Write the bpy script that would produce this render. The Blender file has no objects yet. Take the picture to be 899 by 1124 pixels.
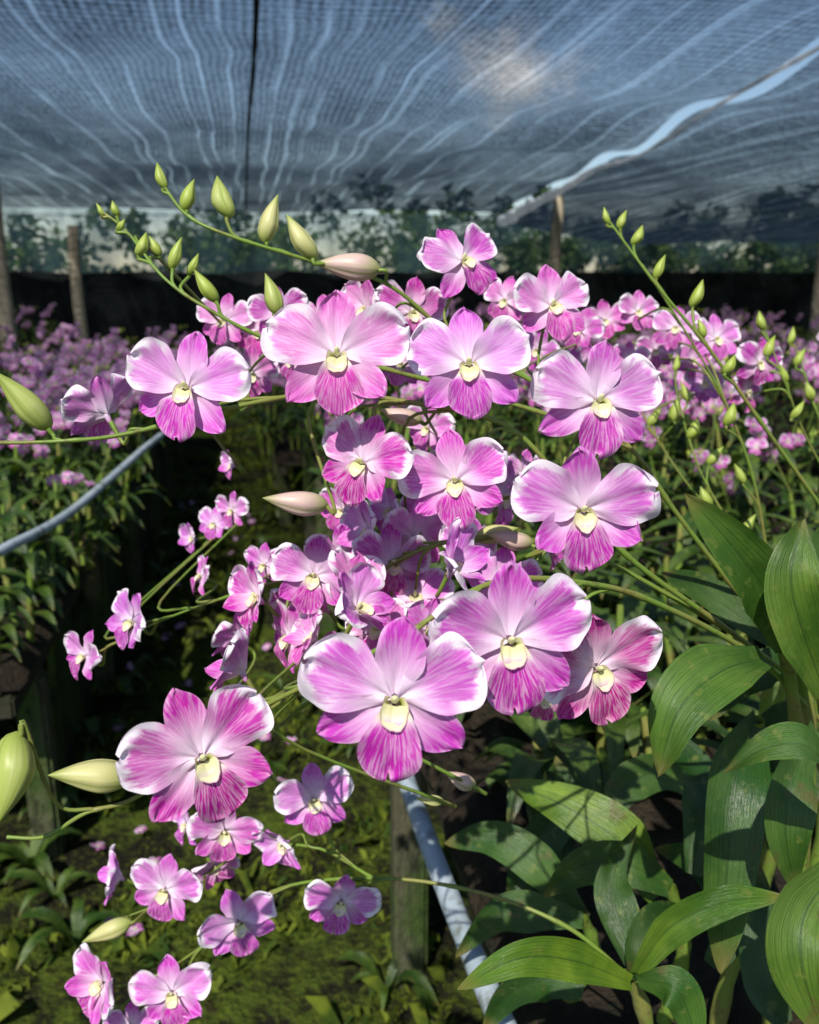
import bpy, math, random, bmesh
import numpy as np
from mathutils import Vector, Matrix, Euler, noise as mnoise
random.seed(7); rng=np.random.default_rng(7)
scene=bpy.context.scene
scene.view_settings.view_transform='Standard'
scene.view_settings.look='None'; scene.view_settings.exposure=0
COL=scene.collection
# ---------------------------------------------------------------- camera
CAMP=Vector((0,0,1.45)); YAW=-10; PIT=-15
cam=bpy.data.cameras.new('camera'); camo=bpy.data.objects.new('camera',cam); COL.objects.link(camo)
camo.location=CAMP; camo.rotation_euler=(math.radians(90+PIT),0,math.radians(YAW))
cam.sensor_fit='VERTICAL'; cam.sensor_height=24; cam.lens=12/math.tan(math.radians(30))
cam.clip_start=0.02; cam.clip_end=2000
cam.dof.use_dof=True; cam.dof.focus_distance=0.48; cam.dof.aperture_fstop=7.5
scene.camera=camo
RC=Euler((math.radians(90+PIT),0,math.radians(YAW))).to_matrix()
RT,UP,FW=RC.col[0].copy(),RC.col[1].copy(),-RC.col[2].copy()
FPX=562/math.tan(math.radians(30))
def P(u,v,d): return CAMP+d*(FW+RT*((u-449.5)/FPX)+UP*((562-v)/FPX))
# ---------------------------------------------------------------- material helpers
class MT:
    def __init__(s,name):
        s.m=bpy.data.materials.new(name); s.m.use_nodes=True; s.t=s.m.node_tree; s.t.nodes.clear()
        s.out=s.t.nodes.new('ShaderNodeOutputMaterial')
    def n(s,ty,**k):
        x=s.t.nodes.new(ty)
        for a,b in k.items(): setattr(x,a,b)
        return x
    def l(s,a,b): s.t.links.new(a,b)
    def put(s,inp,v):
        if isinstance(v,bpy.types.NodeSocket): s.l(v,inp)
        elif isinstance(v,tuple) and len(v)==3: inp.default_value=(*v,1)
        else: inp.default_value=v
    def ma(s,op,a,b=0.0,c=0.0):
        x=s.n('ShaderNodeMath',operation=op); s.put(x.inputs[0],a); s.put(x.inputs[1],b); s.put(x.inputs[2],c); return x.outputs[0]
    def mr(s,v,a,b,c,d,smooth=True):
        x=s.n('ShaderNodeMapRange'); x.interpolation_type='SMOOTHSTEP' if smooth else 'LINEAR'
        for i,q in enumerate((v,a,b,c,d)): s.put(x.inputs[i],q)
        return x.outputs[0]
    def mix(s,f,a,b,bt='MIX'):
        x=s.n('ShaderNodeMix',data_type='RGBA',blend_type=bt); s.put(x.inputs[0],f)
        s.put(x.inputs[6],a); s.put(x.inputs[7],b); return x.outputs[2]
    def noise(s,vec,scale,detail=3,rough=.5):
        x=s.n('ShaderNodeTexNoise'); x.inputs['Scale'].default_value=scale; x.inputs['Detail'].default_value=detail; x.inputs['Roughness'].default_value=rough
        if vec is not None: s.l(vec,x.inputs['Vector'])
        return x.outputs['Fac']
    def comb(s,a,b,c):
        x=s.n('ShaderNodeCombineXYZ')
        for i,q in enumerate((a,b,c)): s.put(x.inputs[i],q)
        return x.outputs[0]
    def sep(s,v):
        x=s.n('ShaderNodeSeparateXYZ'); s.l(v,x.inputs[0]); return x.outputs
    def pc(s):
        a=s.n('ShaderNodeAttribute',attribute_name='pc'); return s.sep(a.outputs['Vector'])
    def obj(s): return s.n('ShaderNodeTexCoord').outputs['Object']
    def geo(s): return s.n('ShaderNodeNewGeometry').outputs['Position']
    def bump(s,h,st,dist):
        x=s.n('ShaderNodeBump'); x.inputs['Strength'].default_value=st; x.inputs['Distance'].default_value=dist; s.l(h,x.inputs['Height']); return x.outputs[0]
    def finish(s,col,rough=.5,spec=.5,trans=0,tcol=None,nrm=None):
        b=s.n('ShaderNodeBsdfPrincipled'); s.put(b.inputs['Base Color'],col); s.put(b.inputs['Roughness'],rough)
        b.inputs['Specular IOR Level'].default_value=spec
        if nrm is not None: s.l(nrm,b.inputs['Normal'])
        o=b.outputs[0]
        if trans>0:
            t=s.n('ShaderNodeBsdfTranslucent'); s.put(t.inputs[0],tcol if tcol is not None else col)
            mx=s.n('ShaderNodeMixShader'); mx.inputs[0].default_value=trans; s.l(o,mx.inputs[1]); s.l(t.outputs[0],mx.inputs[2]); o=mx.outputs[0]
        s.l(o,s.out.inputs[0]); return s.m
def petal_mat(name,kind):
    s=MT(name); t,an,e=s.pc(); oi=s.n('ShaderNodeObjectInfo'); r=oi.outputs['Random']; oc=oi.outputs['Color']
    rr=s.ma('MULTIPLY',r,40.0)
    n1=s.noise(s.comb(s.ma('MULTIPLY',an,8.5),s.ma('MULTIPLY',t,2.6),rr),1.0,5,.68)
    n2=s.noise(s.comb(s.ma('MULTIPLY',an,27.0),s.ma('MULTIPLY',t,3.4),rr),1.0,4,.6)
    n3=s.noise(s.geo(),28.0,1)
    ee=s.ma('ADD',e,s.ma('MULTIPLY',s.ma('SUBTRACT',n1,.5),.95))
    wh=(.91,.82,.90)
    if kind=='petal':
        m=s.mr(ee,.08,.36,0.,1.); m=s.ma('MAXIMUM',m,s.mr(t,.45,.66,.85,0.)); tb=s.mr(t,.04,.50,.28,1.); vv=s.mr(n2,.36,.60,.74,1.)
        f=s.ma('MULTIPLY',s.ma('MULTIPLY',m,tb),vv); f=s.ma('MULTIPLY',f,s.mr(n3,.3,.7,.85,1.05)); col=s.mix(f,wh,oc)
    elif kind=='sepal':
        m=s.mr(ee,-.30,.20,.40,1.); tb=s.mr(t,.08,.75,.20,1.05,False); vv=s.mr(n2,.36,.62,.78,1.)
        f=s.ma('MULTIPLY',s.ma('MULTIPLY',m,tb),vv); col=s.mix(f,wh,s.mix(1.,oc,(.95,.62,.92),'MULTIPLY'))
    else:
        m=s.mr(ee,-.2,.15,.45,1.); tb=s.mr(t,.16,.40,.03,1.); vv=s.mr(n2,.38,.58,.66,1.)
        f=s.ma('MULTIPLY',s.ma('MULTIPLY',m,tb),vv); col=s.mix(f,s.mix(s.mr(t,.05,.35,0.,1.),(.78,.76,.40),(.90,.82,.86)),s.mix(1.,oc,(.90,.24,.78),'MULTIPLY'))
    nb=s.bump(n2,.45,.0006)
    return s.finish(col,.5,.3,.18,col,nb)
m_petal=petal_mat('petal_mat','petal'); m_sepal=petal_mat('sepal_mat','sepal'); m_lip=petal_mat('lip_mat','lip')
s=MT('throat_mat'); t,an,e=s.pc(); n=s.noise(s.comb(s.ma('MULTIPLY',an,8.),t,0.),1.)
c=s.mix(s.mr(t,.2,.85,0.,1.),(.36,.40,.05),(.84,.82,.52)); c=s.mix(s.mr(t,.86,1.,0.,.7),c,(.60,.20,.48)); m_throat=s.finish(c,.4,.4,.16,c)
s=MT('column_mat'); t,an,e=s.pc(); c=s.mix(s.mr(t,.2,.9,0.,1.),(.80,.80,.44),(.90,.88,.70)); m_column=s.finish(c,.4,.4,.15,c)
s=MT('stem_mat'); n=s.noise(s.geo(),25.0); n2=s.noise(s.geo(),180.,2); c=s.mix(s.mr(n,.4,.65,0.,1.),(.17,.28,.04),(.24,.24,.06)); c=s.mix(s.mr(n2,.55,.7,0.,.5),c,(.12,.07,.03)); m_stem=s.finish(c,.42,.4,.08,c)
def leaf_mat(name,useobj,ca,cb):
    s=MT(name); t,u,e=s.pc(); g=s.geo()
    st=s.noise(s.comb(s.ma('MULTIPLY',u,22.),s.ma('MULTIPLY',t,2.2),0.),1.,4,.6)
    n=s.noise(g,14.0,5,.6); n4=s.noise(g,90.,4,.65)
    c=s.mix(s.mr(n,.35,.66,0.,1.),ca,cb)
    if useobj:
        oi=s.n('ShaderNodeObjectInfo'); c=s.mix(1.,c,oi.outputs['Color'],'MULTIPLY')
    c=s.mix(s.mr(st,.35,.62,.45,0.),c,(.02,.05,.008))
    c=s.mix(s.mr(s.ma('ABSOLUTE',u),0.,.07,.7,0.),c,(.025,.06,.010))
    c=s.mix(s.mr(n4,.57,.70,0.,.5),c,(.20,.23,.05))
    c=s.mix(s.mr(s.noise(g,33.,3,.6),.64,.71,0.,.6),c,(.12,.09,.03))
    c=s.mix(s.mr(t,.86,1.,0.,.65),c,(.24,.19,.05))
    nb=s.bump(s.ma('ADD',st,s.ma('MULTIPLY',n4,.5)),.55,.0025)
    tc=s.mix(1.,c,(1.7,1.8,.8),'MULTIPLY')
    return s.finish(c,s.mr(n,.3,.7,.26,.48),.55,.16,tc,nb)
m_leaf=leaf_mat('leaf_mat',True,(.042,.110,.015),(.115,.205,.026))
m_leafrow=leaf_mat('row_leaf_mat',False,(.024,.062,.010),(.10,.165,.022))
s=MT('bud_mat'); t,u,e=s.pc(); oi=s.n('ShaderNodeObjectInfo'); oc=oi.outputs['Color']
n=s.noise(s.comb(s.ma('MULTIPLY',u,26.),s.ma('MULTIPLY',t,2.),s.ma('MULTIPLY',oi.outputs['Random'],30.)),1.,4)
c=s.mix(s.mr(n,.35,.7,0.,.35),oc,(.66,.64,.32)); c=s.mix(s.mr(t,.65,1.,0.,.75),c,(.26,.36,.05)); c=s.mix(s.mr(t,.0,.35,.75,0.),c,(.30,.40,.06))
c=s.mix(s.mr(e,.0,.3,.6,0.),c,(.26,.34,.06)); m_bud=s.finish(c,.42,.4,.18,c,s.bump(n,.3,.0008))
s=MT('row_bud_mat'); m_rbud=s.finish((.42,.50,.07),.45,.4,.1)
MATS=[m_petal,m_sepal,m_lip,m_throat,m_stem,m_leaf,m_bud,m_leafrow,m_rbud,m_column]
# ---------------------------------------------------------------- geometry container (all quads)
class G:
    def __init__(s): s.V=[];s.C=[];s.F=[];s.M=[];s.n=0
    def add(s,V,C,F,m):
        V=np.asarray(V,float).reshape(-1,3); C=np.asarray(C,float).reshape(-1,3); F=np.asarray(F,int)
        s.V.append(V);s.C.append(C);s.F.append(F+s.n);s.M.append(np.full(len(F),m) if np.isscalar(m) else m); s.n+=len(V)
    def pack(s): 
        if len(s.V)>1: s.V=[np.vstack(s.V)];s.C=[np.vstack(s.C)];s.F=[np.vstack(s.F)];s.M=[np.concatenate(s.M)]
        return s
    def addg(s,g,R,T,sc=1.0):
        g.pack(); V=g.V[0]@(np.asarray(R).T*sc)+np.asarray(T); M=g.M[0]
        s.add(V,g.C[0],g.F[0],M)
    def mesh(s,name,mats=MATS,smooth=True):
        s.pack(); me=bpy.data.meshes.new(name); me.from_pydata(s.V[0].tolist(),[],s.F[0].tolist())
        for m in mats: me.materials.append(m)
        me.polygons.foreach_set('material_index',s.M[0].astype(np.int32))
        me.polygons.foreach_set('use_smooth',np.full(len(s.F[0]),smooth))
        a=me.attributes.new('pc','FLOAT_VECTOR','POINT'); a.data.foreach_set('vector',s.C[0].astype(np.float32).ravel()); me.update(); return me
def gridF(nu,nv,wrap=False):
    F=[]
    for i in range(nu-1):
        for j in range(nv if wrap else nv-1):
            k=(j+1)%nv; F.append((i*nv+j,i*nv+k,(i+1)*nv+k,(i+1)*nv+j))
    return np.array(F)
PROF={'broad':lambda t:(t**.68)*np.sqrt(np.clip(1-t**3.6,0,1)),
      'sepal':lambda t:(t**.5)*np.clip(1-t**2.6,0,1)**.70,
      'lip':lambda t:(.22+.78*t**1.1)*np.sqrt(np.clip(1-t**4,0,1))}
def petal(g,L,W,ang,nu,nv,prof,mat,bend=.0,cup=0.,wave=0.,y0=0.,tilt=0.,rad0=.02,seed=0,curl=0.):
    r=np.random.default_rng(seed); f=PROF[prof]; mx=f(np.linspace(0,1,200)).max()
    s_=np.linspace(0,1,nu); t=1-(1-s_)**1.7; u=np.linspace(-1,1,nv)
    T,U=np.meshgrid(t,u,indexing='ij'); H=W/2*(f(np.clip(T,.006,.9985))/mx)
    a=T*L; b=U*H; tt=np.linspace(0.006,.9985,90); oh=W/2*f(tt)/mx
    ol=np.concatenate([np.stack([tt*L,oh],1),np.stack([tt*L,-oh],1)])
    pts=np.stack([a.ravel(),b.ravel()],1); e=np.sqrt(((pts[:,None,:]-ol[None])**2).sum(2)).min(1)/(W/2)
    e=np.clip(e,0,1).reshape(a.shape)
    p1,p2,p3,p4=r.uniform(0,6.28,4)
    if wave>.04:
        b=b*(1+.04*np.sin(T*7+p1+np.sign(U)*1.3)+.02*np.sin(T*17+p4+np.sign(U)*2)); a=a*(1-.03*np.sin(U*4+p3)*T**3)
    edge=np.abs(U)**2*T
    y=bend*T**2*L - cup*(U**2)*H + wave*L*(np.sin(U*3.6+T*5+p1)*edge*.6+np.sin(T*11+p2+U*2)*np.abs(U)**1.5*.45+ .5*np.sin(U*7+p3)*T**4) + .045*L*np.exp(-(U*5)**2)*(1-T*.6)
    if prof=='lip': a=a-.10*L*np.exp(-(U*3.2)**2)*T**4
    y=y+curl*L*T**4
    ct,st=math.cos(tilt),math.sin(tilt); a2=a*ct+y*st; y2=y*ct-a*st
    a2=a2+rad0
    x=a2*math.cos(ang)-b*math.sin(ang); z=a2*math.sin(ang)+b*math.cos(ang)
    C=np.stack([T,np.arctan2(b,a+.12*L),e],-1)
    g.add(np.stack([x,y2+y0,z],-1),C,gridF(nu,nv),mat)
def tube(g,pts,rad,mat,n=7):
    pts=[Vector(p) for p in pts]; N=len(pts); V=[];C=[]
    ref=Vector((0.31,.2,.9)).normalized(); 
    for i,p in enumerate(pts):
        T=(pts[min(i+1,N-1)]-pts[max(i-1,0)]).normalized()
        A=T.cross(ref); 
        if A.length<.05: A=T.cross(Vector((1,0,0)))
        A.normalize(); B=T.cross(A)
        r=rad[i] if hasattr(rad,'__len__') else rad
        for k in range(n):
            w=2*math.pi*k/n; V.append(p+A*(r*math.cos(w))+B*(r*math.sin(w))); C.append((i/(N-1),k/n,1))
    g.add(np.array(V),np.array(C),gridF(N,n,True),mat)
def crom(pts,n):
    pts=[Vector(p) for p in pts]; q=[pts[0]*2-pts[1]]+pts+[pts[-1]*2-pts[-2]]; out=[]
    for i in range(1,len(q)-2):
        a,b,c,d=q[i-1],q[i],q[i+1],q[i+2]
        for k in range(n):
            t=k/n; out.append(.5*((2*b)+(c-a)*t+(2*a-5*b+4*c-d)*t*t+(3*b-a-3*c+d)*t**3))
    out.append(pts[-1]); return out
def ell(g,c,r,mat,nu=7,nv=9,rot=None):
    V=[];C=[]
    for i in range(nu):
        th=math.pi*(i+.02)/(nu-1+.04)
        for j in range(nv):
            ph=2*math.pi*j/nv; v=Vector((r[0]*math.sin(th)*math.cos(ph),r[1]*math.sin(th)*math.sin(ph),r[2]*math.cos(th)))
            if rot: v=rot@v
            V.append(v+Vector(c)); C.append((i/(nu-1),j/nv,1))
    g.add(np.array(V),np.array(C),gridF(nu,nv,True),mat)
def flower_geo(seed,res=1.0,open_=0.0):
    r=random.Random(seed); g=G(); R=lambda a:r.uniform(-a,a)
    nu=max(3,int(18*res)); nv=max(3,int(15*res)|1)
    hi=res>.6; wv=.12 if hi else .03
    tl=.12+open_
    petal(g,.43,.27,math.pi/2+R(.08),nu,nv,'sepal',1,bend=.12+R(.18),cup=.15,wave=wv*.5,y0=.03,tilt=tl+R(.12),seed=seed+1)
    for sgn in(1,-1):
        a=math.radians(-37+R(7)); a=a if sgn>0 else math.pi-a
        petal(g,.43,.255,a,nu,nv,'sepal',1,bend=.10+R(.22),cup=.2,wave=wv*.5,y0=.03,tilt=tl+.02+R(.14),seed=seed+5+sgn)
        a=math.radians(24+R(6)); a=a if sgn>0 else math.pi-a
        petal(g,.485+R(.02),.44,a,nu+2,nv+4,'broad',0,bend=.12+R(.25),cup=.08+R(.2),wave=wv,y0=.0,tilt=tl+R(.2),seed=seed+9+sgn)
    petal(g,.34,.34,-math.pi/2+R(.08),nu,nv,'lip',2,bend=.60,cup=.30 if hi else .2,wave=wv*.9,y0=-.035,tilt=.55+R(.1),rad0=.02,seed=seed+20)
    if hi:
        n1,n2=10,21; V=[];C=[]
        for i in range(n1):
            t=i/(n1-1); rr=.022+.048*math.sin(t*1.5)+.012*t**3
            for j in range(n2):
                w=math.radians(-90-140+280*j/(n2-1)); q=abs(j/(n2-1)-.5)*2
                ln=.02-t*(.13-.07*q**3)
                k=1+.06*math.sin(w*4+seed)*t+.03*math.sin(w*9+seed)*t*t
                V.append((rr*.92*math.cos(w)*k,ln,rr*1.15*math.sin(w)*k-.020-t*.025)); C.append((t,j/(n2-1),1))
        g.add(np.array(V),np.array(C),gridF(n1,n2),3)
        rot=Matrix.Rotation(math.radians(66),3,'X')
        ell(g,(0,-.042,.014),(.024,.021,.060),9,11,11,rot)
        tube(g,[(0,.0,0),(0,.04,-.03),(0,.08,-.06),(0,.115,-.07),(0,.13,-.065)],[.035,.034,.026,.015,.004],1,9)
    else: ell(g,(0,-.05,0),(.05,.06,.06),3,4,5)
    return g
HI=[flower_geo(100+17*i) for i in range(6)]+[flower_geo(300,1.0,.55),flower_geo(321,1.0,.85)]+[flower_geo(611,1.,.15),flower_geo(655,1.,.25)]
HM=[g.mesh('flower_mesh') for g in HI]
LO=[flower_geo(500+i*31,.22) for i in range(4)]
def bud_geo(seed,fat=.36,nu=18,nv=24,mat=6):
    g=G(); r=random.Random(seed); V=[];C=[]; bx=r.uniform(-.1,.1)
    for i in range(nu):
        t=i/(nu-1); rr=fat/2*((math.sin(math.pi*t**.80)**.85) if 0<t<1 else 0)*(1-.38*t)+.012*(1-t)+.002
        for j in range(nv):
            w=2*math.pi*j/nv; cr=abs(math.sin(1.5*w+.4)); k=1-.16*math.exp(-(cr*4)**2)*math.sin(math.pi*t)+.03*math.cos(2*w)
            V.append((rr*k*math.cos(w)+bx*math.sin(math.pi*t)*.6+.14*t*t-.20*max(0,.35-t),rr*k*math.sin(w),t)); C.append((t,j/nv,cr))
    g.add(np.array(V),np.array(C),gridF(nu,nv,True),mat); return g
BM=[bud_geo(i,.44+.05*(i%3)).mesh('bud_mesh') for i in range(4)]
BLO=bud_geo(9,.45,5,5,8)
def leaf_geo(g,pts,w,hint,mat,nu=24,nv=9,fold=.25,seed=0,wavy=.04):
    pts=[Vector(p) for p in pts]; sp=crom(pts,max(2,nu//(len(pts)-1))); N=len(sp); V=[];C=[]; r=random.Random(seed); ph=r.uniform(0,6)
    hint=Vector(hint).normalized()
    for i,p in enumerate(sp):
        t=i/(N-1); T=(sp[min(i+1,N-1)]-sp[max(i-1,0)]).normalized(); S=T.cross(hint)
        if S.length<.1: S=T.cross(Vector((1,0,0)))
        S.normalize(); Nn=S.cross(T)
        h=w/2*min(1,(.38+1.9*t))*max(.0,1-max(0,(t-.35)/.65)**2.1)**.85+.0004
        for j in range(nv):
            u=-1+2*j/(nv-1)
            o=h*(abs(u)**1.2*fold)+wavy*w*math.sin(t*9+ph+u*1.5)*u*u
            V.append(p+S*(u*h)+Nn*o); C.append((t,u,1-abs(u)))
    g.add(np.array(V),np.array(C),gridF(N,nv),mat)
def newobj(name,me,parent=None,color=None):
    o=bpy.data.objects.new(name,me); COL.objects.link(o)
    if parent: o.parent=parent
    if color: o.color=(*color,1)
    return o
def empty(name):
    o=bpy.data.objects.new(name,None); o.empty_display_size=.05; COL.objects.link(o); return o
# ---------------------------------------------------------------- hero orchids
PL=[empty('orchid_plant') for _ in range(3)]
STEMS={ # root -> tip ; (u,v,d) ; plant ; radius
'A':([(915,805,.68),(830,722,.62),(720,662,.56),(640,640,.52),(540,640,.48),(440,700,.46),(350,745,.48),(245,800,.50),(155,872,.47),(95,892,.46),(50,918,.46),(8,919,.46)],0,.0021),
'B':([(912,775,.70),(800,692,.64),(700,620,.60),(640,560,.58),(560,470,.56),(440,440,.56),(350,432,.55),(255,447,.53),(140,476,.51),(70,484,.50),(0,486,.50),(-50,484,.5)],0,.0021),
'C':([(905,760,.72),(810,650,.68),(740,560,.65),(690,490,.63),(600,428,.63),(500,372,.62),(425,312,.60),(330,283,.58),(250,258,.57),(205,236,.57),(177,200,.57)],0,.0021),
'D':([(690,490,.63),(600,455,.63),(480,420,.62),(380,395,.6),(300,375,.58),(230,340,.57),(180,305,.57),(140,255,.58),(112,232,.58)],0,.0017),
'E':([(800,692,.64),(650,610,.61),(520,590,.59),(400,625,.61),(300,640,.63),(180,680,.67),(100,720,.69)],0,.0017),
'F':([(915,575,.76),(840,470,.72),(780,385,.70),(728,322,.69),(690,272,.69),(664,236,.69)],2,.0018),
'H':([(848,650,.86),(828,530,.83),(795,440,.81),(750,360,.79),(705,290,.78)],2,.0016),
'I':([(930,560,.95),(885,480,.92),(862,420,.9),(835,350,.9)],2,.0014),
'J':([(880,640,.95),(780,560,.92),(720,480,.92),(690,420,.92)],2,.0014),
'G':([(690,1072,.66),(620,1016,.66),(520,978,.68),(410,964,.70),(300,978,.73),(220,1040,.75),(150,1090,.76),(95,1150,.77)],1,.0018),
'K':([(410,964,.70),(345,930,.73),(270,935,.75),(190,985,.76),(115,1015,.76)],1,.0014),
'N':([(440,700,.46),(340,770,.5),(300,800,.53),(280,790,.55)],0,.0014),
'Q':([(880,660,.9),(820,600,.88),(770,520,.88),(745,440,.88),(740,400,.88)],2,.0014),
'R':([(930,520,1.0),(900,460,1.0),(880,400,1.0),(868,370,1.0)],2,.0014),
}
SP={}
for k,(pts,pl,r) in STEMS.items():
    w=crom([P(*p) for p in pts],10); SP[k]=w; g=G(); n=len(w)
    rad=[r*(1-.55*i/(n-1))*(1.0+.28*max(0,math.cos(i*2*math.pi/11))**8) for i in range(n)]
    tube(g,w,rad,4,8); newobj('stem_'+k.lower(),g.mesh('stem'),PL[pl])
PED=[G(),G(),G()]
def attach(stem,base,back,size,shift=4):
    w=SP[stem]; i=min(range(len(w)),key=lambda q:(w[q]-base).length); i=max(0,i-shift); p0=w[i]; L=(base-p0).length
    T=(w[min(i+1,len(w)-1)]-p0).normalized()
    p=crom([p0,p0+T*L*.22+(base-p0)*.2,base+back*size*.30,base],6)
    tube(PED[STEMS[stem][1]],p,[.0011+.0006*(q/len(p))**3 for q in range(len(p))],4,6)
PALE=(.68,.17,.58); MID=(.60,.08,.50); DEEP=(.52,.028,.40); HOT=(.55,.014,.32); LILAC=(.62,.125,.54)
# u,v,w,d,yaw,pitch,roll,color,variant,stem
FL=[
(433,768,208,.385,2,2,4,MID,0,'A'),(560,703,192,.42,5,0,-2,MID,1,'A'),(655,733,154,.465,18,-6,-12,HOT,2,'A'),
(222,832,176,.42,26,6,-12,DEEP,3,'A'),(370,390,160,.50,3,8,2,PALE,4,'B'),(515,400,144,.53,-4,5,-3,PALE,5,'C'),
(205,426,138,.49,-10,8,6,PALE,1,'B'),(657,440,148,.55,8,6,5,LILAC,0,'B'),(640,560,160,.52,0,-2,-4,LILAC,9,'B'),
(398,508,118,.52,-26,8,14,DEEP,3,'B'),(500,528,124,.53,-12,4,-10,MID,8,'B'),(508,286,102,.61,30,20,-14,MID,5,'C'),
(606,335,100,.62,14,12,-6,LILAC,1,'C'),(452,343,88,.64,22,5,10,DEEP,0,'C'),(402,340,76,.65,-45,10,15,PALE,6,'C'),
(345,632,102,.58,-5,4,8,DEEP,2,'E'),(392,668,110,.54,62,30,-20,LILAC,6,'E'),(495,625,112,.53,58,28,-34,MID,7,'E'),
(430,618,96,.60,24,5,10,DEEP,5,'E'),(405,585,88,.62,-60,10,-10,LILAC,6,'E'),(283,655,92,.60,-56,12,-10,DEEP,6,'E'),
(265,735,112,.53,-95,25,-25,LILAC,6,'A'),(318,700,90,.60,-54,-5,15,MID,3,'A'),(455,655,96,.60,10,40,0,PALE,0,'E'),
(550,640,96,.57,15,20,20,MID,4,'E'),(550,545,90,.62,50,-10,20,PALE,1,'B'),(116,454,98,.52,-128,18,12,PALE,6,'B'),
(146,683,78,.67,-40,10,14,LILAC,9,'E'),(93,720,66,.69,-44,8,10,MID,8,'E'),(221,632,54,.72,-66,10,10,LILAC,0,'E'),
(345,878,90,.68,6,6,-6,LILAC,1,'K'),(246,913,84,.72,16,-8,10,LILAC,9,'K'),(311,925,74,.72,-32,-22,-10,PALE,6,'K'),
(181,977,86,.72,-10,2,10,LILAC,3,'K'),(262,1013,90,.70,14,-2,-14,LILAC,8,'G'),(374,990,86,.68,6,-6,12,LILAC,2,'G'),
(131,962,68,.74,-72,10,10,PALE,6,'K'),(112,1080,90,.72,-34,14,26,MID,6,'G'),(189,1090,90,.72,4,6,-6,MID,4,'G'),(143,1126,60,.74,0,10,4,MID,1,'G'),
(700,342,52,.86,10,8,4,PALE,1,'H'),(664,352,52,.9,-10,8,-10,MID,2,'J'),(786,372,60,.88,14,8,4,PALE,3,'H'),(833,398,60,.9,20,-4,12,DEEP,4,'I'),
(742,360,56,.9,-20,8,4,LILAC,5,'H'),(820,430,56,.92,40,-6,8,DEEP,0,'I'),(636,362,56,.8,-30,8,20,DEEP,3,'C'),(775,420,50,.95,-30,-6,8,PALE,6,'J'),
(246,352,66,.72,-20,8,4,LILAC,1,'D'),(305,343,70,.70,20,8,-8,DEEP,2,'D'),(285,365,62,.72,0,8,12,MID,5,'D'),(275,410,66,.7,30,-8,8,LILAC,3,'D'),
(470,470,64,.68,-40,0,10,PALE,1,'B'),(575,520,60,.68,30,0,10,LILAC,0,'B'),(360,725,80,.60,-20,-10,10,PALE,1,'A'),(600,765,76,.53,-10,-30,10,HOT,2,'A'),
(375,612,84,.63,-10,-5,0,DEEP,1,'E'),(455,590,88,.63,30,-8,14,PALE,3,'E'),(415,690,92,.58,-30,14,-14,MID,5,'E'),(322,668,70,.64,20,0,20,LILAC,6,'E'),(520,600,80,.62,-30,10,0,LILAC,6,'E'),
(345,700,84,.57,-78,30,-30,PALE,6,'A'),(262,700,74,.62,-110,20,10,LILAC,6,'A'),(290,770,70,.56,-60,-30,10,MID,6,'N'),(430,560,70,.64,-50,0,20,MID,6,'B'),(600,600,66,.62,60,0,0,LILAC,6,'B'),
(385,640,80,.57,40,40,30,PALE,7,'E'),(290,620,56,.70,-30,0,0,MID,0,'E'),(555,330,60,.75,-30,0,10,LILAC,5,'C'),(640,400,52,.85,20,0,10,MID,2,'C'),(355,350,60,.75,-20,10,-10,LILAC,1,'D'),
(235,950,60,.76,30,-20,0,PALE,6,'K'),(205,905,56,.78,-50,0,0,LILAC,2,'K'),
(470,690,80,.55,30,20,20,LILAC,6,'A'),(355,665,84,.60,-70,20,-40,PALE,9,'E'),(470,560,66,.66,10,0,0,LILAC,2,'E'),(375,560,60,.68,-20,0,20,MID,1,'B'),(575,660,70,.58,40,10,10,DEEP,8,'E'),
(440,400,60,.70,10,0,20,LILAC,2,'C'),(590,385,54,.78,-20,0,20,MID,9,'C'),(320,395,56,.72,-30,-10,0,LILAC,8,'D'),(690,395,46,.9,10,0,0,LILAC,9,'J'),(720,385,46,.95,-20,0,0,MID,1,'H'),(760,395,46,.95,20,0,9,LILAC,2,'H'),
(255,560,46,.85,-40,0,0,LILAC,1,'E'),(235,575,44,.87,-20,10,10,PALE,3,'E'),(212,590,42,.88,-50,0,0,LILAC,6,'E'),(255,510,40,.85,-60,0,0,LILAC,6,'B'),
]
ct=0
for (u,v,w,d,yw,pt,rl,col,var,st) in FL:
    ct+=1; p=P(u,v,d); size=w*d/FPX*1.0
    R=Matrix.Rotation(math.radians(YAW+yw),4,'Z')@Matrix.Rotation(math.radians(-pt-8),4,'X')@Matrix.Rotation(math.radians(rl),4,'Y')
    c=[max(0,min(1,x*random.uniform(.9,1.12))) for x in col]
    o=newobj('flower_%02d'%ct,HM[var],PL[STEMS[st][1]],c); o.matrix_world=Matrix.Translation(p)@R@Matrix.Scale(size,4)
    back=(R.to_3x3()@Vector((0,1,-.5))).normalized()
    attach(st,p+back*size*.11,back,size)
GRN=(.42,.50,.11); CRM=(.64,.62,.26); PNK=(.72,.50,.46); YG=(.38,.50,.06)
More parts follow.
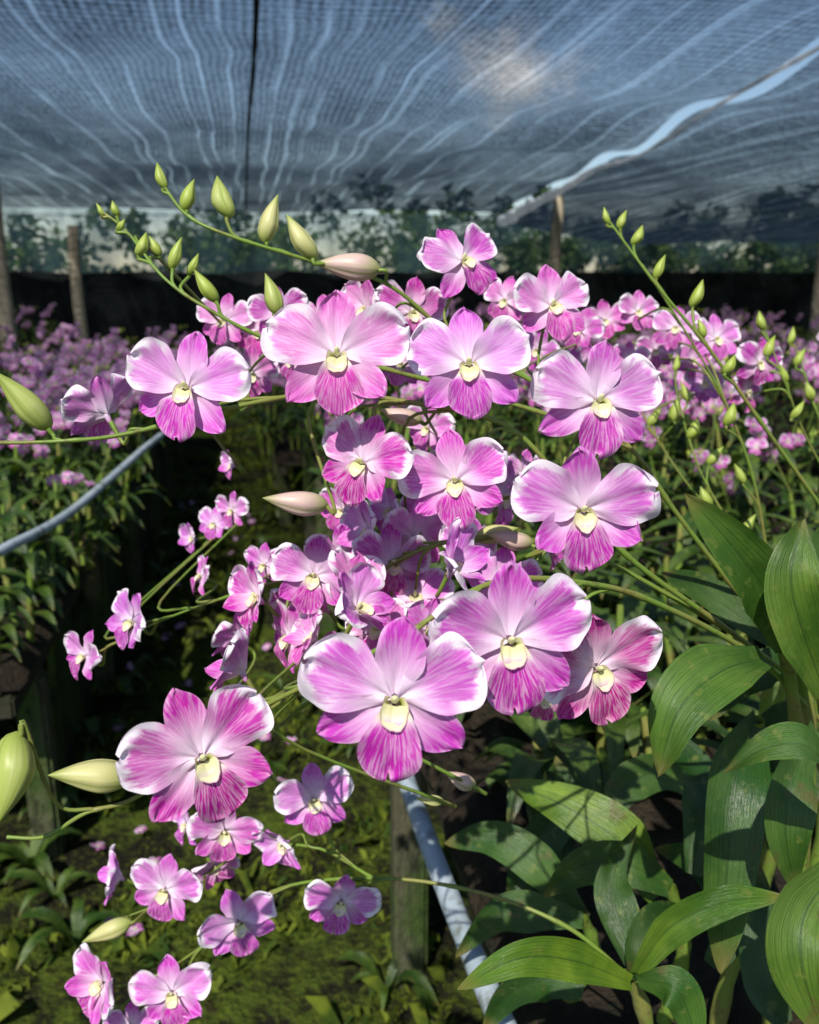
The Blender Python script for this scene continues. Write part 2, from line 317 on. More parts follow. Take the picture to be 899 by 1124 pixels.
# u,v,len,angle(image),toward, d, col, stem
BD=[
(178,193,30,95,0,.57,YG,'C'),(207,214,36,85,0,.57,YG,'C'),(247,216,48,95,0,.57,GRN,'C'),(296,240,54,85,0,.575,CRM,'C'),(332,260,56,115,0,.58,CRM,'C'),
(382,292,72,172,0,.59,PNK,'C'),(155,268,28,80,0,.575,YG,'D'),(193,278,36,80,0,.57,YG,'D'),(227,314,42,120,0,.57,YG,'D'),(299,323,46,95,0,.58,GRN,'D'),
(127,229,18,100,0,.58,YG,'D'),(110,230,16,110,0,.58,YG,'D'),(212,290,26,70,0,.58,YG,'D'),(170,270,24,110,0,.59,YG,'D'),(133,247,16,60,0,.58,YG,'D'),
(26,440,82,128,.2,.50,GRN,'B'),(325,550,72,170,.1,.54,PNK,'B'),(100,851,86,168,.2,.45,CRM,'A'),(6,852,96,255,.3,.43,GRN,'A'),(118,1022,54,200,0,.74,CRM,'K'),
(666,237,20,95,0,.69,YG,'F'),(683,241,22,80,0,.69,YG,'F'),(699,258,24,75,0,.69,YG,'F'),(724,293,28,75,0,.69,YG,'F'),(764,322,32,78,0,.70,YG,'F'),
(845,380,26,80,0,.9,YG,'I'),(836,352,22,95,0,.9,YG,'I'),(741,449,30,85,0,.9,YG,'J'),(690,425,24,95,0,.92,YG,'J'),(718,458,24,60,0,.92,YG,'J'),
(800,455,28,80,0,.81,YG,'H'),(812,520,26,110,0,.83,YG,'H'),(560,590,54,160,0,.58,PNK,'E'),(545,585,48,20,0,.6,CRM,'E'),(505,855,40,150,0,.55,PNK,'A'),(472,878,32,170,0,.6,CRM,'A'),
(440,455,50,160,0,.58,PNK,'B'),(262,425,44,100,0,.6,CRM,'B'),
(760,470,26,80,0,.88,YG,'Q'),(752,430,24,100,0,.88,YG,'Q'),(742,398,20,90,0,.88,YG,'Q'),(785,500,26,60,0,.88,YG,'Q'),(775,545,26,110,0,.88,YG,'Q'),(822,575,26,70,0,.88,YG,'Q'),
(868,368,20,90,0,1.,YG,'R'),(878,392,22,70,0,1.,YG,'R'),(888,430,24,110,0,1.,YG,'R'),(860,410,22,110,0,.9,YG,'I'),(875,450,24,60,0,.9,YG,'I'),(770,360,22,100,0,.7,YG,'F'),(800,400,24,70,0,.7,YG,'F'),
]
for i,(u,v,ln,an,tw,d,col,st) in enumerate(BD):
    L=ln*d/FPX; a=math.radians(an); dr=(RT*math.cos(a)+UP*math.sin(a)-FW*tw).normalized(); b=P(u,v,d)-dr*L/2
    q=dr.to_track_quat('Z','Y').to_matrix().to_4x4()@Matrix.Rotation(random.uniform(-.4,.4)+(math.pi if math.cos(a)>0 else 0),4,'Z')
    o=newobj('bud_%02d'%(i+1),BM[i%4],PL[STEMS[st][1]],col); o.matrix_world=Matrix.Translation(b)@q@Matrix.Scale(L,4)
    attach(st,b+dr*L*.03,-dr,L*.4,3)
for i in range(3): newobj('pedicels',PED[i].mesh('pedicels'),PL[i])
LF=[
([(862,712,.62),(840,650,.60),(806,602,.58),(752,542,.57)],62,(-.3,-.85,.3),(1.0,1.05,1),0),
([(905,760,.60),(880,690,.57),(868,630,.56),(884,566,.57)],74,(-.1,-.9,.3),(1.2,1.15,1),0),
([(850,705,.66),(800,668,.68),(765,645,.7),(726,628,.73)],40,(-.2,-.6,.6),(.5,.6,.6),0),
([(838,722,.60),(790,738,.56),(745,780,.54),(722,852,.55)],70,(-.5,-.6,.55),(.95,1.05,1.0),0),
([(830,790,.7),(808,850,.66),(798,950,.64),(790,1068,.64)],74,(-.15,-1,.15),(.65,.78,.95),0),
([(895,800,.6),(870,850,.57),(862,910,.56),(874,982,.57)],58,(-.1,-1,.2),(.7,.8,.95),0),
([(698,1068,.62),(735,1018,.60),(795,990,.58),(862,984,.57)],40,(.1,-.75,.6),(1.6,1.5,1.1),1),
([(692,1078,.62),(630,1055,.58),(570,1052,.55),(502,1086,.53)],42,(0,-.75,.6),(2.3,1.95,1.1),1),
([(925,870,.5),(890,822,.48),(845,820,.48),(793,848,.5)],42,(0,-.5,.85),(.8,.95,1.),0),
([(925,950,.55),(885,1000,.53),(880,1060,.52),(905,1140,.53)],84,(-.3,-.9,.2),(1.0,1.0,.9),0),
([(700,1076,.62),(738,1082,.6),(755,1110,.6),(768,1160,.6)],42,(0,-.9,.4),(.8,.95,1.),1),
([(720,985,.78),(680,925,.79),(620,885,.81),(555,858,.84)],60,(-.1,-.7,.7),(1.7,1.5,.9),1),
([(735,975,.76),(690,950,.76),(640,950,.78),(596,985,.8)],46,(-.1,-.8,.5),(.7,.8,.9),1),
([(700,1070,.66),(680,1010,.68),(670,960,.7),(700,905,.72)],44,(.0,-1,.2),(.5,.65,.7),1),
([(700,1075,.64),(700,1040,.64),(720,1005,.66),(760,1000,.7)],34,(.0,-.7,.5),(.5,.6,.7),1),
([(905,745,.66),(860,735,.7),(815,745,.72),(780,790,.74)],48,(-.2,-.7,.6),(.5,.65,.8),0),
([(880,775,.72),(850,800,.72),(835,860,.72),(838,930,.73)],54,(-.2,-1,.1),(.4,.55,.6),0),
([(920,690,.7),(900,640,.7),(905,600,.72),(930,560,.74)],54,(-.1,-.9,.3),(.7,.8,.8),0),
([(640,1090,.75),(600,1075,.76),(560,1090,.78),(530,1130,.8)],40,(0,-.8,.5),(.5,.65,.7),1),
([(760,960,.74),(770,890,.76),(760,840,.8),(720,800,.84)],50,(-.1,-.9,.3),(.45,.6,.7),1),
([(640,1010,.82),(585,1000,.84),(545,1005,.85),(500,1050,.86)],42,(0,-.8,.5),(.5,.65,.7),1),
([(640,1010,.85),(590,950,.86),(540,920,.88),(488,925,.9)],44,(0,-.8,.5),(.6,.75,.8),1),
([(780,1060,.70),(800,1010,.72),(770,950,.76),(720,930,.8)],46,(0,-.9,.4),(.4,.55,.6),1),
([(860,1124,.66),(840,1080,.68),(830,1010,.7),(835,950,.73)],50,(-.2,-.9,.2),(.45,.6,.7),0),
([(660,900,.88),(690,860,.9),(730,850,.92),(770,880,.93)],42,(0,-.7,.6),(.6,.7,.8),1),
([(560,1000,.9),(580,940,.92),(620,880,.95),(610,830,.98)],44,(0,-.9,.4),(.5,.65,.7),1),
]
for i,(pts,w,hint,c,pl) in enumerate(LF):
    g=G(); d=sum(p[2] for p in pts)/4; leaf_geo(g,[P(*p) for p in pts],w*d/FPX,hint,5,30,11,.34,i,.07)
    newobj('leaf_%02d'%(i+1),g.mesh('leaf'),PL[pl],c)
def cane(pl,a,zb,dx,dy,r=.007):
    a=Vector(a); b=Vector((a.x+dx,a.y+dy,zb)); pts=[a.lerp(b,t)+Vector((.012*math.sin(t*5),0,0)) for t in np.linspace(0,1,22)]
    g=G(); tube(g,pts,[r*(.8+.35*t+.13*math.cos(t*40)) for t in np.linspace(0,1,22)],4,10); newobj('cane',g.mesh('cane'),PL[pl])
cane(0,P(905,765,.71),.74,.05,.05); cane(0,P(880,700,.64),.74,.06,.04); cane(0,P(862,712,.62),.74,.1,.06,.006); cane(0,P(830,790,.7),.74,.02,.02)
cane(1,P(692,1070,.65),.74,.03,.02); cane(1,P(735,975,.76),.74,.03,.02); cane(1,P(640,1010,.83),.74,.01,.02); cane(0,P(925,870,.55),.74,.02,.03)
cane(2,P(848,650,.86),.74,.05,.1,.006); cane(2,P(920,575,.77),.74,.05,.1,.006); cane(2,P(930,560,.95),.74,.02,.1,.006); cane(2,P(880,640,.95),.74,.02,.1,.006); cane(2,P(930,520,1.0),.74,.02,.1,.006)
# ---------------------------------------------------------------- row plants
def plant_tpl(seed,sprays,hi=False,hs=1.0):
    r=random.Random(seed); g=G()
    tops=[]
    for c in range(r.randint(3,4)):
        an=r.uniform(0,6.28); h=r.uniform(.14,.28); le=r.uniform(.03,.10)
        top=Vector((math.cos(an)*le,math.sin(an)*le,h)); base=Vector((math.cos(an)*.025,math.sin(an)*.025,-.01))
        tube(g,[base.lerp(top,t) for t in (0,.33,.66,1)],[.007,.009,.008,.005],4,5); tops.append(top)
        for k in range(r.randint(5,7)):
            t=.35+.65*k/6; p=base.lerp(top,min(1,t)); a2=an+ (k%2)*math.pi+r.uniform(-.6,.6); L=r.uniform(.10,.17); up=r.uniform(.2,1.1); dx=Vector((math.cos(a2),math.sin(a2),0))
            q=[p,p+dx*L*.3+Vector((0,0,L*.28*up)),p+dx*L*.68+Vector((0,0,L*.38*up)),p+dx*L*1.0+Vector((0,0,L*(.38*up-.28)))]
            leaf_geo(g,q,r.uniform(.024,.036),(dx.x*-.3,dx.y*-.3,1),7,15 if hi else 6,5 if hi else 3,.3,k,.04)
    for sidx in range(sprays):
        p=tops[sidx%len(tops)]; an=r.uniform(0,6.28); dx=Vector((math.cos(an),math.sin(an),0)); H=r.uniform(.16,.36)*hs; D=r.uniform(.08,.24)
        w=crom([p,p+dx*D*.3+Vector((0,0,H*.5)),p+dx*D*.7+Vector((0,0,H*.9)),p+dx*D*1.25+Vector((0,0,H))],4)
        tube(g,w,[.0018]*len(w),4,3)
        nfl=r.randint(5,9)
        for f in range(nfl):
            t=.42+.42*f/nfl; q=w[int(t*(len(w)-1))]; off=Vector((r.uniform(-1,1),r.uniform(-1,1),r.uniform(-.4,.6)))*.035
            R=Matrix.Rotation(r.uniform(-1.1,1.1)+r.choice([0,0,0,math.pi]),3,'Z')@Matrix.Rotation(r.uniform(-.5,.3),3,'X')
            g.addg(LO[f%4],np.array(R),q+off,r.uniform(.045,.06))
            tube(g,[q,q+off],[.001,.001],4,3)
        for f in range(5):
            t=.84+.16*f/4; q=w[min(len(w)-1,int(t*(len(w)-1)))]; off=Vector((r.uniform(-1,1),r.uniform(-1,1),r.uniform(0,.8)))*.012
            g.addg(BLO,np.array(Matrix.Rotation(r.uniform(-.6,.6),3,'X')),q+off,.024-.003*f)
    return g.pack()
TP0=[plant_tpl(900+i,0) for i in range(4)]; TPH=[plant_tpl(930+i,0,True) for i in range(4)]; TP1=[plant_tpl(950+i,1+i%2) for i in range(6)]; TPS=[plant_tpl(970+i,1+i%2,False,.6) for i in range(6)]
def row(name,x0,x1,y0,y1,z,sx,sy,pf,col,fl=TP1,pl=TP0):
    g=G(); y=y0
    while y<y1:
        x=x0
        while x<x1:
            px,py=x+random.uniform(-.5,.5)*sx,y+random.uniform(-.5,.5)*sy
            tp=random.choice(fl) if random.random()<pf else random.choice(pl)
            R=np.array(Matrix.Rotation(random.uniform(-.9,.9),3,'Z')); g.addg(tp,R,(px,py,z),random.uniform(.8,1.15))
            x+=sx
        y+=sy
    newobj(name,g.mesh(name),None,col)
BZ=.75
c1=(.58,.08,.46); c2=(.62,.14,.54)
row('orchid_row',-1.65,-.54,1.98,2.9,.60,.15,.15,.0,c1,TP1,TPH)
row('orchid_row',-1.65,-.60,2.9,7.5,.60,.21,.22,.75,c2,TPS)
row('orchid_row',.38,1.6,.92,1.7,BZ-.06,.15,.15,.0,c1,TP1,TPH)
row('orchid_row',.36,1.6,1.7,4.6,BZ,.22,.24,.55,c1)
row('orchid_row',.2,1.7,5.0,9.5,.45,.27,.27,.75,c1,TPS)
row('orchid_row',-4.4,-2.6,2.6,13,.55,.32,.32,.9,c2,TPS)
row('orchid_row',2.6,4.4,2.5,13,.62,.34,.34,.75,c1,TPS)
row('orchid_row',-2.2,2.2,10.2,11.4,.3,.30,.30,.9,c2,TPS)
row('orchid_row',5.4,8.4,6.,16,.45,.5,.5,.9,c1,TPS)
row('orchid_row',-8.4,-5.4,6.,16,.4,.45,.45,.9,c2,TPS)
# ---------------------------------------------------------------- simple materials for setting
def surf(name,ca,cb,scale,rough=.8,bs=.4,bd=.01,stretch=(1,1,1),cc=None,tr=0):
    s=MT(name); o=s.obj(); mp=s.n('ShaderNodeMapping'); mp.inputs['Scale'].default_value=stretch; s.l(o,mp.inputs[0])
    n=s.noise(mp.outputs[0],scale,6,.6); n2=s.noise(mp.outputs[0],scale*5,4,.6)
    c=s.mix(s.mr(n,.38,.62,0.,1.),ca,cb)
    if cc: c=s.mix(s.mr(n2,.52,.66,0.,.8),c,cc)
    return s.finish(c,rough,.3,tr,None,s.bump(n2,bs,bd))
m_post=surf('mossy_concrete',(.09,.085,.05),(.04,.075,.012),9,.9,.8,.02,(1,1,.4),(.018,.02,.010))
m_panel=surf('mossy_board',(.020,.030,.008),(.045,.075,.012),5,.95,.6,.02,(1,1,.3),(.008,.01,.005))
m_wood=surf('weathered_wood',(.58,.50,.38),(.36,.31,.22),8,.85,.5,.004,(3,3,.3),(.16,.13,.09))
m_slat=surf('damp_wood',(.045,.038,.024),(.022,.026,.012),8,.85,.5,.004,(3,3,3),(.02,.03,.01))
m_pipe=surf('grey_pvc',(.42,.49,.54),(.31,.38,.42),5,.5,.2,.001,(1,1,1),(.14,.15,.12))
m_husk=surf('coconut_husk',(.020,.014,.009),(.045,.032,.018),18,.95,.9,.03,(1,1,1),(.012,.02,.006))
m_white=surf('white_plastic',(.92,.94,.95),(.75,.80,.84),4,.45,.3,.01,(1,1,1),None,.5)
m_dark=surf('dark_rope',(.02,.022,.025),(.04,.042,.05),9,.8)
def box(bm,c,sz):
    v=[bm.verts.new((c[0]+sx*sz[0]/2,c[1]+sy*sz[1]/2,c[2]+sz_*sz[2]/2)) for sx in(-1,1) for sy in(-1,1) for sz_ in(-1,1)]
    for f in((0,1,3,2),(4,6,7,5),(0,4,5,1),(2,3,7,6),(0,2,6,4),(1,5,7,3)): bm.faces.new([v[i] for i in f])
def boxes(name,lst,mat,parent,bev=.006):
    bm=bmesh.new()
    for c,sz in lst: box(bm,c,sz)
    bmesh.ops.recalc_face_normals(bm,faces=bm.faces)
    bmesh.ops.bevel(bm,geom=bm.edges[:],offset=bev,segments=2,affect='EDGES')
    me=bpy.data.meshes.new(name); bm.to_mesh(me); bm.free(); me.materials.append(mat); return newobj(name,me,parent)
def bench(x0,x1,y0,y1,zt=.75,panels=False):
    e=empty('plant_bench'); legs=[];pn=[];y=y0+.25; h=zt-.09
    while y<y1:
        for x in(x0+.05,x1-.05): legs.append(((x+random.uniform(-.01,.01),y,h/2-.02),(.07,.07,h+.04)))
        if panels:
            for k in range(3):
                yy=y+.11+k*.27; hh=h*random.uniform(.6,.95)
                pn.append(((x1-.09+random.uniform(-.012,.012),yy+.13,hh/2-.02),(.03,.255,hh)))
        y+=.95
    boxes('legs',legs,m_post,e,.01)
    if pn: boxes('side_boards',pn,m_panel,e,.006)
    boxes('rails',[((x,(y0+y1)/2,zt-.067),(.05,y1-y0,.05)) for x in(x0+.05,x1-.05)],m_slat,e)
    sl=[];y=y0+.03
    while y<y1: sl.append((((x0+x1)/2,y,zt-.028),(x1-x0-.10,.05,.022))); y+=.14
    boxes('slats',sl,m_slat,e,.003)
    nx,ny=max(8,int((x1-x0)/.03)),int((y1-y0)/.04); V=[];C=[]
    for i in range(nx):
        for j in range(ny):
            x=x0+.01+(x1-x0-.02)*i/(nx-1); yy=y0+.01+(y1-y0-.02)*j/(ny-1); ed=min(i,nx-1-i,j,ny-1-j)
            V.append((x+.012*mnoise.noise(Vector((x*20,yy*20,4))),yy,zt-.012+(-.015 if ed==0 else .02+.05*abs(mnoise.noise(Vector((x*13,yy*13,1))))))); C.append((0,0,0))
    g=G(); g.add(V,C,gridF(nx,ny),0); newobj('coconut_husk_bed',g.mesh('husk',[m_husk]),e)
bench(-1.8,-.52,1.88,7.8,.60,True); bench(.22,1.75,.35,4.75,.75,True); bench(.1,1.85,4.9,9.8,.45); bench(-4.6,-2.5,2.2,13.3,.55,True); bench(2.5,4.6,2.2,13.3,.62)
bench(-2.3,2.3,10.05,11.6,.3); bench(5.3,8.6,5.7,16.3,.45); bench(-8.6,-5.3,5.7,16.3,.4)
def pipe(name,pts,r,mat,n=12,sub=8):
    g=G(); w=crom(pts,sub); tube(g,w,r if not callable(r) else [r(i/(len(w)-1)) for i in range(len(w))],0,n); return newobj(name,g.mesh(name,[mat]),None)
pipe('water_pipe',[(.245,.2,.79),(.20,.68,.775),(.185,1.13,.772),(.20,1.5,.76),(.30,1.75,.70),(.42,1.9,.60)],.0125,m_pipe,16)
pipe('water_pipe',[P(-60,640,1.65),P(0,605,1.78),P(80,560,2.2),P(165,487,3.0),P(200,462,4.2)],.011,m_pipe,12)
# ---------------------------------------------------------------- ground
s=MT('ground_mat'); g_=s.geo(); a=s.noise(g_,2.2,7,.62); b=s.noise(g_,16,6,.65); c0=s.noise(g_,70,3,.6)
ab=s.ma('ADD',s.ma('MULTIPLY',a,.6),s.ma('MULTIPLY',b,.4))
c=s.mix(s.mr(ab,.44,.56,0.,1.),(.014,.013,.007),(.075,.115,.012)); c=s.mix(s.mr(c0,.52,.7,0.,.6),c,(.15,.17,.020)); c=s.mix(s.mr(b,.56,.68,0.,.85),c,(.03,.02,.010))
m_ground=s.finish(c,.95,.15,0,None,s.bump(s.ma('ADD',b,s.ma('MULTIPLY',c0,.4)),1.,.06))
g=G(); xs=np.concatenate([np.linspace(-400,-6,8),np.linspace(-5,5,90),np.linspace(6,400,8)]); ys=np.concatenate([np.linspace(-60,0,4),np.linspace(.3,12,110),np.linspace(14,900,10)])
V=[(x,y,.035*mnoise.noise(Vector((x*2.3,y*2.3,0)))+.02*mnoise.noise(Vector((x*8,y*8,3))) if abs(x)<5 and .3<=y<=12 else 0) for x in xs for y in ys]
g.add(V,np.zeros((len(V),3)),gridF(len(xs),len(ys)),0); newobj('ground',g.mesh('ground',[m_ground]))
s=MT('moss_mat'); n=s.noise(s.geo(),14.,3); c=s.mix(s.mr(n,.35,.65,0.,1.),(.03,.065,.008),(.17,.21,.02)); m_moss=s.finish(c,.8,.2,.25,c)
g=G(); V=[];F=[];k=0
for i in range(30000):
    x=random.uniform(-1.1,.7); y=1.0+9*random.random()**1.6
    if mnoise.noise(Vector((x*3.,y*3.,5)))<.0: continue
    h=random.uniform(.008,.03)*(2.6 if random.random()<.06 else 1); a=random.uniform(0,6.28); w=h*random.uniform(.3,.7); dx,dy=math.cos(a),math.sin(a); lx,ly=random.uniform(-1,1)*h,random.uniform(-1,1)*h
    z=.035*mnoise.noise(Vector((x*2.3,y*2.3,0)))-.002
    V+=[(x-dx*w*.3,y-dy*w*.3,z),(x+dx*w*.3,y+dy*w*.3,z),(x+dx*w+lx,y+dy*w+ly,z+h*.8),(x+lx*1.2,y+ly*1.2,z+h)]; F.append((k,k+1,k+2,k+3)); k+=4
g.add(V,np.zeros((len(V),3)),F,0); newobj('moss_tufts',g.mesh('moss',[m_moss]))
g=G()
for i in range(34):
    x=random.choice([random.uniform(-.66,-.34),random.uniform(.0,.3)]); y=random.uniform(1.5,6)
    for q in range(random.randint(5,9)):
        a=random.uniform(0,6.28); L=random.uniform(.05,.13); dx=Vector((math.cos(a),math.sin(a),0)); p=Vector((x,y,0))
        leaf_geo(g,[p,p+dx*L*.35+Vector((0,0,L*.6)),p+dx*L*.8+Vector((0,0,L*.7)),p+dx*L*1.2+Vector((0,0,L*.35))],L*.28,(0,0,1),7,6,3,.2,q,.03)
newobj('weeds',g.mesh('weeds'))
g=G()
for i in range(40):
    x,y=random.uniform(-.5,.15),random.uniform(1.5,6); R=Euler((random.uniform(-2.2,-.9),random.uniform(-.4,.4),random.uniform(0,6))).to_matrix(); g.addg(LO[i%4],np.array(R),(x,y,.03),random.uniform(.035,.05))
newobj('fallen_flowers',g.mesh('fallen'),None,(.5,.12,.44))
# ---------------------------------------------------------------- shade net
def net_mat(name,dens,far):
    s=MT(name); p=s.geo(); x,y,z=s.sep(p)
    wob=s.noise(s.comb(s.ma('MULTIPLY',x,.8),s.ma('MULTIPLY',y,.35),0.),1.,2.,.5)
    xx=s.ma('ADD',x,s.ma('MULTIPLY',s.ma('SUBTRACT',wob,.5),.30))
    def line(k,w,off):
        pp=s.ma('PINGPONG',s.ma('ADD',s.ma('MULTIPLY',xx,k),off),.5); return s.mr(pp,0.,w,1.,0.)
    brk=s.mr(s.noise(s.comb(s.ma('MULTIPLY',x,2.),s.ma('MULTIPLY',y,.5),7.),1.,3),.35,.6,.10,.9)
    seam=s.ma('MULTIPLY',s.ma('MAXIMUM',s.ma('MULTIPLY',line(2.9,.09,.2),.55),s.ma('MULTIPLY',line(1.37,.03,.37),.9)),brk)
    wy=s.ma('SINE',s.ma('MULTIPLY',s.ma('ADD',y,s.ma('MULTIPLY',wob,.25)),2*math.pi/.085)); wx=s.ma('SINE',s.ma('MULTIPLY',xx,2*math.pi/.05))
    fn=s.noise(s.comb(s.ma('MULTIPLY',x,40.),s.ma('MULTIPLY',y,12.),0.),1.,2)
    fn2=s.noise(s.comb(s.ma('MULTIPLY',x,5.),s.ma('MULTIPLY',y,22.),3.),1.,3)
    wv=s.ma('ADD',s.ma('MULTIPLY',s.ma('ADD',wy,wx),.10),s.ma('ADD',s.ma('MULTIPLY',s.ma('SUBTRACT',fn,.5),.7),s.ma('MULTIPLY',s.ma('SUBTRACT',fn2,.5),.5)))
    bl=s.noise(s.comb(s.ma('MULTIPLY',x,.7),s.ma('MULTIPLY',y,.25),2.),1.,5,.65)
    op=s.ma('ADD',s.ma('ADD',wv,dens),s.ma('MULTIPLY',s.ma('SUBTRACT',bl,.5),.9))
    op=s.ma('ADD',op,s.mr(y,5.,13.,0.,far)); op=s.ma('SUBTRACT',op,s.ma('MULTIPLY',seam,.5)); 
    cl=s.n('ShaderNodeClamp'); s.l(op,cl.inputs[0]); cl.inputs[1].default_value=.10; cl.inputs[2].default_value=.97
    col=s.mix(seam,(.013,.026,.044),(.24,.34,.42))
    d=s.n('ShaderNodeBsdfDiffuse'); s.l(col,d.inputs[0]); t=s.n('ShaderNodeBsdfTranslucent'); s.l(col,t.inputs[0])
    m1=s.n('ShaderNodeMixShader'); m1.inputs[0].default_value=.5; s.l(d.outputs[0],m1.inputs[1]); s.l(t.outputs[0],m1.inputs[2])
    tr=s.n('ShaderNodeBsdfTransparent'); m2=s.n('ShaderNodeMixShader'); s.l(cl.outputs[0],m2.inputs[0]); s.l(tr.outputs[0],m2.inputs[1]); s.l(m1.outputs[0],m2.inputs[2]); s.l(m2.outputs[0],s.out.inputs[0]); return s.m
m_netA=net_mat('shade_net_mat',.62,.28); m_netB=net_mat('shade_net_mat_dense',.74,.22)
def bx(y): return 3.0+(5.5-3.0)*(y-2.5)/(19-2.5)
NY0,NY1=1.9,20.
def nz(x,y): return 2.76+.05*math.sin(y*2.1+x*.3)*math.cos(x*.9)+.05*mnoise.noise(Vector((x*.8,y*.5,0)))
g=G(); nx,ny=90,110; V=[]
for i in range(nx):
    for j in range(ny):
        y=NY0+(NY1-NY0)*j/(ny-1); x1=bx(y)-.06-.10*max(0,(y-8)/12); x=-14+(x1+14)*i/(nx-1); V.append((x,y,nz(x,y)))
g.add(V,np.zeros((len(V),3)),gridF(nx,ny),0); newobj('shade_net',g.mesh('shade_net',[m_netA]))
g=G(); V=[]
for i in range(nx):
    for j in range(ny):
        y=NY0+(NY1+3-NY0)*j/(ny-1); x0=bx(y)+.03+.1*max(0,(y-8)/12); f=i/(nx-1); x=x0+(16-x0)*f; V.append((x,y,nz(x,y)-.04-.42*min(1,f*3)*(.5+.5*(y/20))))
g.add(V,np.zeros((len(V),3)),gridF(nx,ny),0); newobj('shade_net',g.mesh('shade_net_b',[m_netB]))
pipe('support_rope',[(.06,1.9,2.70),(.10,5,2.70),(.06,9,2.69),(.04,14,2.68),(.02,20,2.66)],lambda t:.010+.007*abs(math.sin(t*60)),m_dark,8,12)
pipe('rolled_net_edge',[(bx(y)-.04,y,nz(bx(y),y)-.07-.1*max(0,(y-8)/12)) for y in(2.5,5,7,9,11,13,15,17,19,20)],lambda t:.014+.026*abs(mnoise.noise(Vector((t*40,0,0))))+.15*max(0,t-.36)*(1.1+mnoise.noise(Vector((t*30,0,4)))),m_white,12,8)
pipe('support_cable',[(-14,20,2.68),(-5,20,2.62),(3,20,2.64),(15,20,2.4)],.01,m_dark,6)
pipe('support_cable',[(-6.5,14,2.6),(-4.6,20,2.4),(-3,24,2.0)],.012,m_dark,6)
for (px,zt) in (((-2.74,11.0),2.66),((-2.72,15.5),2.2),((4.82,14.0),2.62),((9.5,14.),2.2),((-9.5,20),2.66)):
    g=G(); pts=[(px[0]+.01*math.sin(k),px[1],zt*k/8) for k in range(9)]+[(px[0],px[1],zt+.001)]; tube(g,pts,[.10-.002*k for k in range(9)]+[.002],0,10); newobj('wooden_post',g.mesh('post',[m_wood]))
s=MT('black_cloth_mat'); n=s.noise(s.geo(),1.5,4); c=s.mix(s.mr(n,.4,.65,0.,1.),(.006,.008,.009),(.018,.022,.022)); m_cloth=s.finish(c,.9,.1)
g=G(); V=[]; n1=160
for i in range(n1):
    x=-34+68*i/(n1-1)
    for j in range(6):
        z=1.5*j/5; V.append((x,21+.12*math.sin(x*3+z)+.1*mnoise.noise(Vector((x,z,0))),z+(.08*mnoise.noise(Vector((x*.7,0,0))) if j==5 else 0)))
g.add(V,np.zeros((len(V),3)),gridF(n1,6),0); newobj('black_cloth_fence',g.mesh('fence',[m_cloth]))
s=MT('side_net_mat'); p=s.geo(); x,y,z=s.sep(p); n=s.noise(s.comb(s.ma('MULTIPLY',x,1.6),0.,s.ma('MULTIPLY',z,.7)),1.,4,.6)
op=s.mr(n,.3,.7,.25,.7); d=s.n('ShaderNodeBsdfDiffuse'); d.inputs[0].default_value=(.06,.11,.13,1); t=s.n('ShaderNodeBsdfTranslucent'); t.inputs[0].default_value=(.06,.11,.13,1)
m1=s.n('ShaderNodeMixShader'); m1.inputs[0].default_value=.5; s.l(d.outputs[0],m1.inputs[1]); s.l(t.outputs[0],m1.inputs[2]); tr=s.n('ShaderNodeBsdfTransparent'); m2=s.n('ShaderNodeMixShader'); s.l(op,m2.inputs[0]); s.l(tr.outputs[0],m2.inputs[1]); s.l(m1.outputs[0],m2.inputs[2]); s.l(m2.outputs[0],s.out.inputs[0]); m_side=s.m
g=G(); V=[]
for i in range(n1):
    x=-34+68*i/(n1-1)
    for j in range(6):
        V.append((x,23.2+.25*math.sin(x*2.2)+.2*mnoise.noise(Vector((x,j,0))),.05+2.9*j/5+.1*mnoise.noise(Vector((x*.5,0,2)))))
g.add(V,np.zeros((len(V),3)),gridF(n1,6),0); newobj('side_netting',g.mesh('side_netting',[m_side]))
# ---------------------------------------------------------------- distant trees
s=MT('tree_mat'); n=s.noise(s.geo(),.8,4); c=s.mix(s.mr(n,.35,.65,0.,1.),(.022,.050,.013),(.075,.13,.03)); m_tree=s.finish(c,.8,.2,.25,c)
g=G(); V=[];F=[];k=0
for i in range(110):
    tx=random.uniform(-45,52); ty=random.uniform(34,58); h=random.uniform(2.8,4.4)+(1.4 if tx>6 else 0)
    for cidx in range(8):
        cx,cy,cz=tx+random.gauss(0,1.4),ty+random.gauss(0,1),h*random.uniform(.25,.9); cr=random.uniform(.5,1.2)
        for q in range(60):
            v=Vector((random.gauss(0,1),random.gauss(0,1),random.gauss(0,1))).normalized()*cr*random.uniform(.5,1.05); c=Vector((cx,cy,max(.1,cz+v.z*.8)))+Vector((v.x,v.y,0))
            a=Vector((random.gauss(0,1),random.gauss(0,1),random.gauss(0,1))).normalized()*random.uniform(.12,.28); b=a.cross(Vector((random.gauss(0,1),random.gauss(0,1),1))).normalized()*a.length*.6
            V+=[c-a,c-b,c+a,c+b]; F.append((k,k+1,k+2,k+3)); k+=4
g.add([tuple(v) for v in V],np.zeros((len(V),3)),F,0); newobj('background_trees',g.mesh('trees',[m_tree],False))
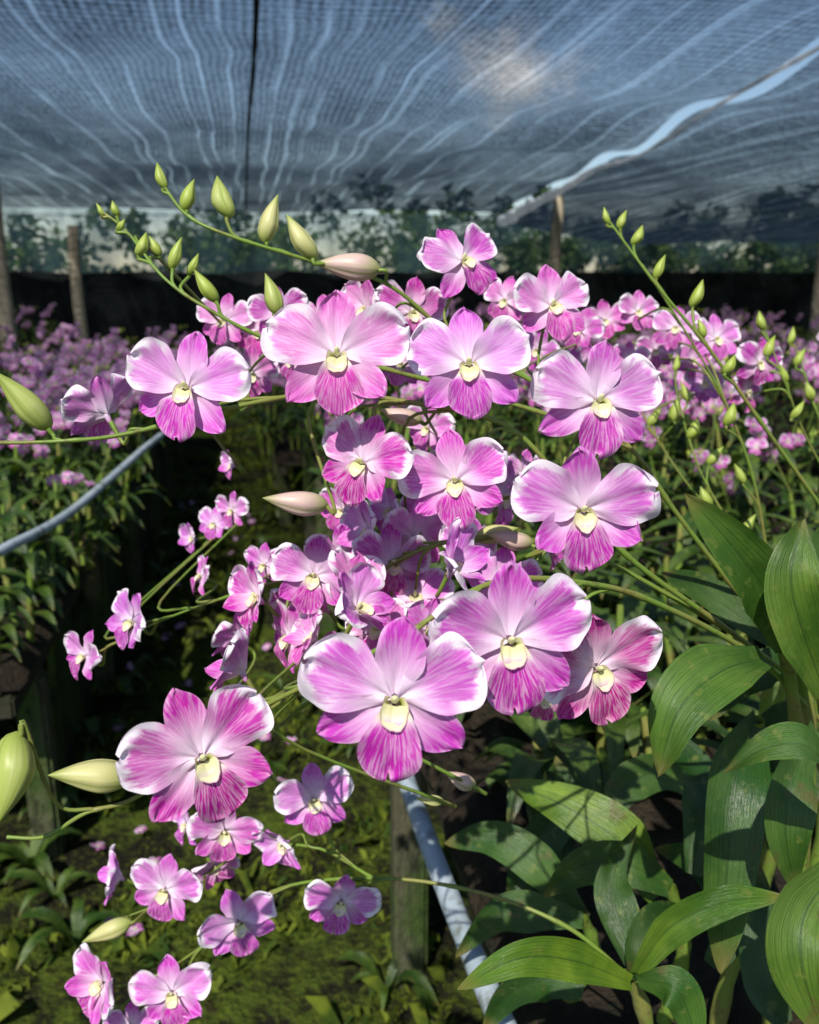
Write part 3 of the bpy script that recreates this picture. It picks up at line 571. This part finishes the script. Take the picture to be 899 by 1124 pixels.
# ---------------------------------------------------------------- light
SV=Vector((-.30,-.60,.78)).normalized()
sun=bpy.data.lights.new('sun','SUN'); sun.energy=5.0; sun.angle=math.radians(.5); sun.color=(1,.95,.87)
so=bpy.data.objects.new('sun',sun); COL.objects.link(so); so.rotation_euler=SV.to_track_quat('Z','Y').to_euler(); so.location=(0,0,10)
w=bpy.data.worlds.new('World'); scene.world=w; w.use_nodes=True; nt=w.node_tree; nt.nodes.clear()
o=nt.nodes.new('ShaderNodeOutputWorld'); b=nt.nodes.new('ShaderNodeBackground'); sk=nt.nodes.new('ShaderNodeTexSky'); sk.sky_type='NISHITA'; sk.sun_disc=False
sk.sun_elevation=math.asin(SV.z); sk.sun_rotation=math.atan2(SV.x,SV.y); sk.air_density=1.0; sk.dust_density=.3; sk.ozone_density=2.
tc=nt.nodes.new('ShaderNodeTexCoord'); nz_=nt.nodes.new('ShaderNodeTexNoise'); nz_.inputs['Scale'].default_value=11.; nz_.inputs['Detail'].default_value=8; nz_.inputs['Roughness'].default_value=.6
cd=(P(572,80,1)-CAMP).normalized(); sb=nt.nodes.new('ShaderNodeVectorMath'); sb.operation='SUBTRACT'; sb.inputs[1].default_value=cd
sc_=nt.nodes.new('ShaderNodeVectorMath'); sc_.operation='MULTIPLY'; sc_.inputs[1].default_value=(1,1,1.5); ln=nt.nodes.new('ShaderNodeVectorMath'); ln.operation='LENGTH'
m1_=nt.nodes.new('ShaderNodeMapRange'); m1_.inputs[1].default_value=.0; m1_.inputs[2].default_value=.12; m1_.inputs[3].default_value=.16; m1_.inputs[4].default_value=-.16
ad=nt.nodes.new('ShaderNodeMath'); ad.operation='ADD'
mr=nt.nodes.new('ShaderNodeMapRange'); mr.inputs[1].default_value=.50; mr.inputs[2].default_value=.78; mr.inputs[4].default_value=.7; mx=nt.nodes.new('ShaderNodeMix'); mx.data_type='RGBA'; mx.inputs[7].default_value=(10,9.6,9.0,1)
L=nt.links.new
L(tc.outputs['Generated'],nz_.inputs[0]); L(tc.outputs['Generated'],sb.inputs[0]); L(sb.outputs[0],sc_.inputs[0]); L(sc_.outputs[0],ln.inputs[0]); L(ln.outputs['Value'],m1_.inputs[0]); L(m1_.outputs[0],ad.inputs[0]); L(nz_.outputs[0],ad.inputs[1]); L(ad.outputs[0],mr.inputs[0])
L(mr.outputs[0],mx.inputs[0]); L(sk.outputs[0],mx.inputs[6]); L(mx.outputs[2],b.inputs[0]); b.inputs[1].default_value=.105; L(b.outputs[0],o.inputs[0])
print('verts',sum(len(m.vertices) for m in bpy.data.meshes))
